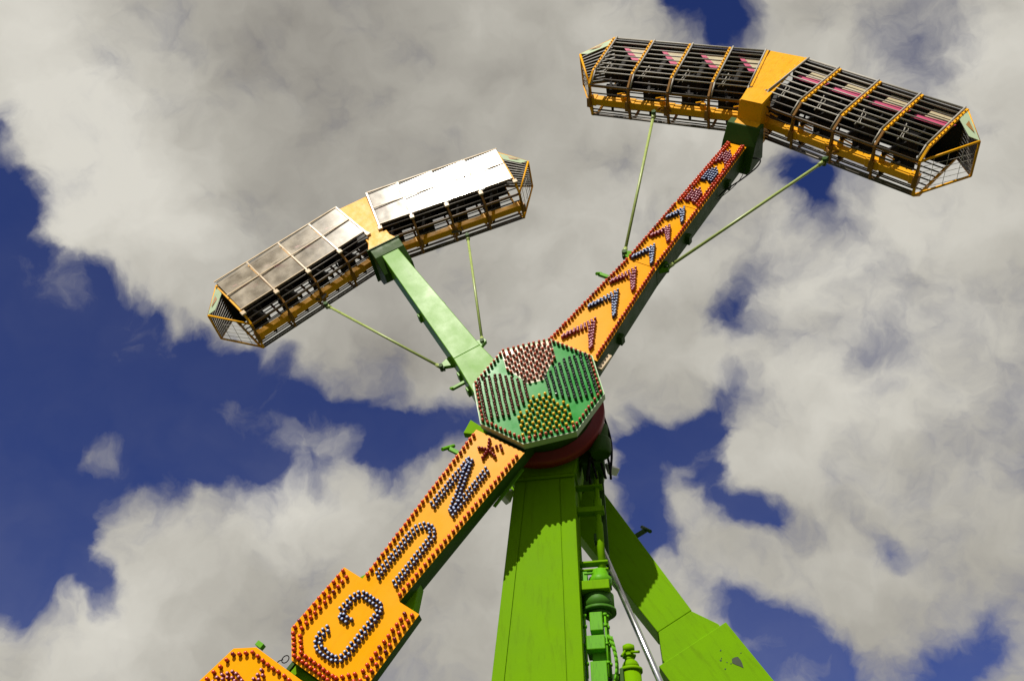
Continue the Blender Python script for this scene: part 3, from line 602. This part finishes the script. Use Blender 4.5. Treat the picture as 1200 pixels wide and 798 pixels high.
        m = MB(); m.hexa([hp(s, -.1, WT-.06, YR-.05), hp(s, TS[4], WT-.06, YR-.05), hp(s, TS[4], 1.12, YR-.05), hp(s, -.1, 1.12, YR-.05)], [hp(s, -.1, WT-.06, YR-.03), hp(s, TS[4], WT-.06, YR-.03), hp(s, TS[4], 1.12, YR-.03), hp(s, -.1, 1.12, YR-.03)])
        m.build('back_liner', ROOFM, g)
        for i in range(4):
            t0, t1 = TS[i], TS[i+1]
            # painted graphic on the headrest boards
            def gq(mb, pts, mi, y0, y1):
                P = [hp(s, t0+(t1-t0)*(x if s > 0 else 1-x), w_, y0) for x, w_ in pts]; Q = [hp(s, t0+(t1-t0)*(x if s > 0 else 1-x), w_, y1) for x, w_ in pts]
                n = len(P); mb.add(P+Q, [tuple(range(n)), tuple(range(2*n-1, n-1, -1))]+[(k_, (k_+1) % n, n+(k_+1) % n, n+k_) for k_ in range(n)], mi)
            m = MB(); 
            if s < 0: gq(m, [(.36, 1.40), (.96, 1.42), (.96, .92), (.82, .96)], 0, .16, .175); gq(m, [(.24, 1.44), (.37, 1.42), (.90, .86), (.72, .84)], 1, .14, .155)
            else: gq(m, [(.34, 1.44), (.80, 1.44), (.96, 1.10), (.30, 1.06)], 0, .16, .175); gq(m, [(.16, 1.08), (.99, 1.14), (.90, .94), (.10, .92)], 1, .14, .155)
            m.build('headrest_graphic', [PALE, MAG], g)
            # seats, two abreast
            tm = t0+.30 if s > 0 else t0+.62
            for yc in (.36, .84):
                m = MB(); hw = .2
                def sb(ta, tb, wa, wb, hwa=hw):
                    m.hexa([hp(s, ta, wa, yc-hwa), hp(s, tb, wa, yc-hwa), hp(s, tb, wa, yc+hwa), hp(s, ta, wa, yc+hwa)], [hp(s, ta, wb, yc-hwa), hp(s, tb, wb, yc-hwa), hp(s, tb, wb, yc+hwa), hp(s, ta, wb, yc+hwa)])
                sb(tm-.1, tm+.24, .46, .56)
                st = m.build('seat', BLACK, g, .03)
                m = MB(); sb(tm-.22, tm-.10, .44, 1.15, .21); sb(tm-.2, tm-.02, 1.0, 1.28, .12); m.build('backrest', BLACK, st, .03)
                m = MB(); m.beam(hp(s, tm+.04, .38, yc), hp(s, tm-.16, -.16, yc), .05, .03, (0, 1, 0)); m.build('pedestal', BLACK, st, .008)
                m = MB()
                for o_ in (-.13, .13): m.path([hp(s, tm-.10, 1.12, yc+o_), hp(s, tm+.10, 1.05, yc+o_), hp(s, tm+.2, .8, yc+o_), hp(s, tm+.18, .55, yc+o_*.6)], .024, 7)
                m.build('shoulder_bar', RUBBER, st)
            if not covered:
                m = MB(); c0 = hp(s, t0+(.80*(t1-t0) if s < 0 else .25*(t1-t0)), .35, .1)
                m.path([c0+Vector((.02*math.sin(k_), 0, .14*k_-.28)) for k_ in range(5)], .012, 6); m.path([c0+Vector((.06+.02*math.cos(k_*2), .02, .1*k_-.2)) for k_ in range(5)], .01, 6)
                m.build('latch_linkage', GALV, g)
                m = MB(); c1 = hp(s, t0+.16, WI+.04, .5)
                m.box(c1.x-.05, c1.x+.05, .42, .60, c1.z-.02, c1.z+.10); m.tube(c1+Vector((0, -.1, .1)), c1+Vector((s*.22, .0, .12)), .018, 7); m.build('lock_housing', YEL, g, .01)
            # canopy sheets
            if covered:
                for wa, wb in ((.85, WT-.02), (.185, .835)):
                    m = MB(); q4 = [(t0+.035, wa), (t1-.035, wa), (t1-.035, wb), (t0+.035, wb)]
                    tv = .045 if s > 0 else .03; yy_ = lambda t_, w_: -.04-.06*(w_-.185)-tv*s*(t_-(t0+t1)/2); m.hexa([hp(s, t_, w_, yy_(t_, w_)) for t_, w_ in q4], [hp(s, t_, w_, yy_(t_, w_)+.006) for t_, w_ in q4]); m.build('canopy_sheet', PLEXI, g)
                m = MB(); m.beam(hp(s, t0, .842, -.105), hp(s, t1, .842, -.105), .008, .014, (0, 1, 0)); m.beam(hp(s, t0, WK, -.05), hp(s, t0, WT, -.135), .012, .02, (0, 1, 0)); m.beam(hp(s, t0, WT, -.135), hp(s, t1, WT, -.135), .012, .018, (0, 1, 0)); m.beam(hp(s, t0, .18, -.045), hp(s, t1, .18, -.045), .01, .012, (0, 1, 0)); m.build('sheet_edging', CREAM, g)
        # pointed nose
        T4 = TS[4]; tn = T4+TN
        nf = hp(s, tn, WN, .08); nb = hp(s, tn, WN, DEP-.08)
        m = MB()
        m.tube(hp(s, T4, WI, DC), nf, .026, 8); m.tube(hp(s, T4, WI, DEP), nb, .026, 8); m.tube(nf, nb, .026, 8); m.tube(hp(s, T4, WT, 0), nf, .02, 8); m.tube(hp(s, T4, WT, YR), nb, .02, 8)
        m.build('nose_frame', YEL, g)
        m = MB()
        for k_ in range(1, 6):
            f_ = k_/6; m.tube(hp(s, T4, WI, DC+(DEP-DC)*f_), nf.lerp(nb, min(1, f_+.16)), .0055, 6)
        for k_ in range(1, 4):
            f_ = k_/4; m.tube(hp(s, T4, WI, DC).lerp(nf, f_), hp(s, T4, WI, DEP).lerp(nb, f_), .0055, 6)
        m.build('nose_mesh', GALV, g)
        m = MB()
        for k_ in range(12):
            f0 = k_/12+.01; f1 = (k_+1)/12-.01
            P = [hp(s, T4, WT-.02, YR*f0), hp(s, T4, WT-.02, YR*f1), nf.lerp(nb, f1), nf.lerp(nb, f0)]
            m.hexa(P, [p_-Vector((0, 0, .02)) for p_ in P])
        m.build('nose_roof', STEELD, g)
        m = MB(); tp_ = hp(s, T4, WT-.03, .0); kn = hp(s, T4, .62, .0); dy = Vector((0, .012, 0))
        P = [tp_, nf, hp(s, T4+.42, .78, .05), hp(s, T4+.04, 1.12, .0)]
        m.hexa([p_-Vector((0, .02, 0)) for p_ in P], [p_-Vector((0, .008, 0)) for p_ in P])
        np_ = m.build('nose_plate', RIM, g)
        m = MB(); cc = (P[0]+P[1]+P[2]+P[3])/4-Vector((0, .024, 0)); tri = [cc+(p_-cc)*.5 for p_ in (tp_, nf, P[3])]
        tri = [Vector((t_.x, min(t_.y, cc.y)-.002, t_.z)) for t_ in tri]
        m.add(tri+[t_+Vector((0, .004, 0)) for t_ in tri], [(0, 1, 2), (5, 4, 3), (0, 3, 4, 1), (1, 4, 5, 2), (2, 5, 3, 0)]); m.build('warning_triangle', YELD, np_)
    return g
g1 = gondola('yellow gondola with open steel bars in front, on the lamp covered arm', A1, -.7728, False)
g2 = gondola('yellow gondola with scuffed clear canopy sheets, on the plain green arm', A2, 2.2108, True)
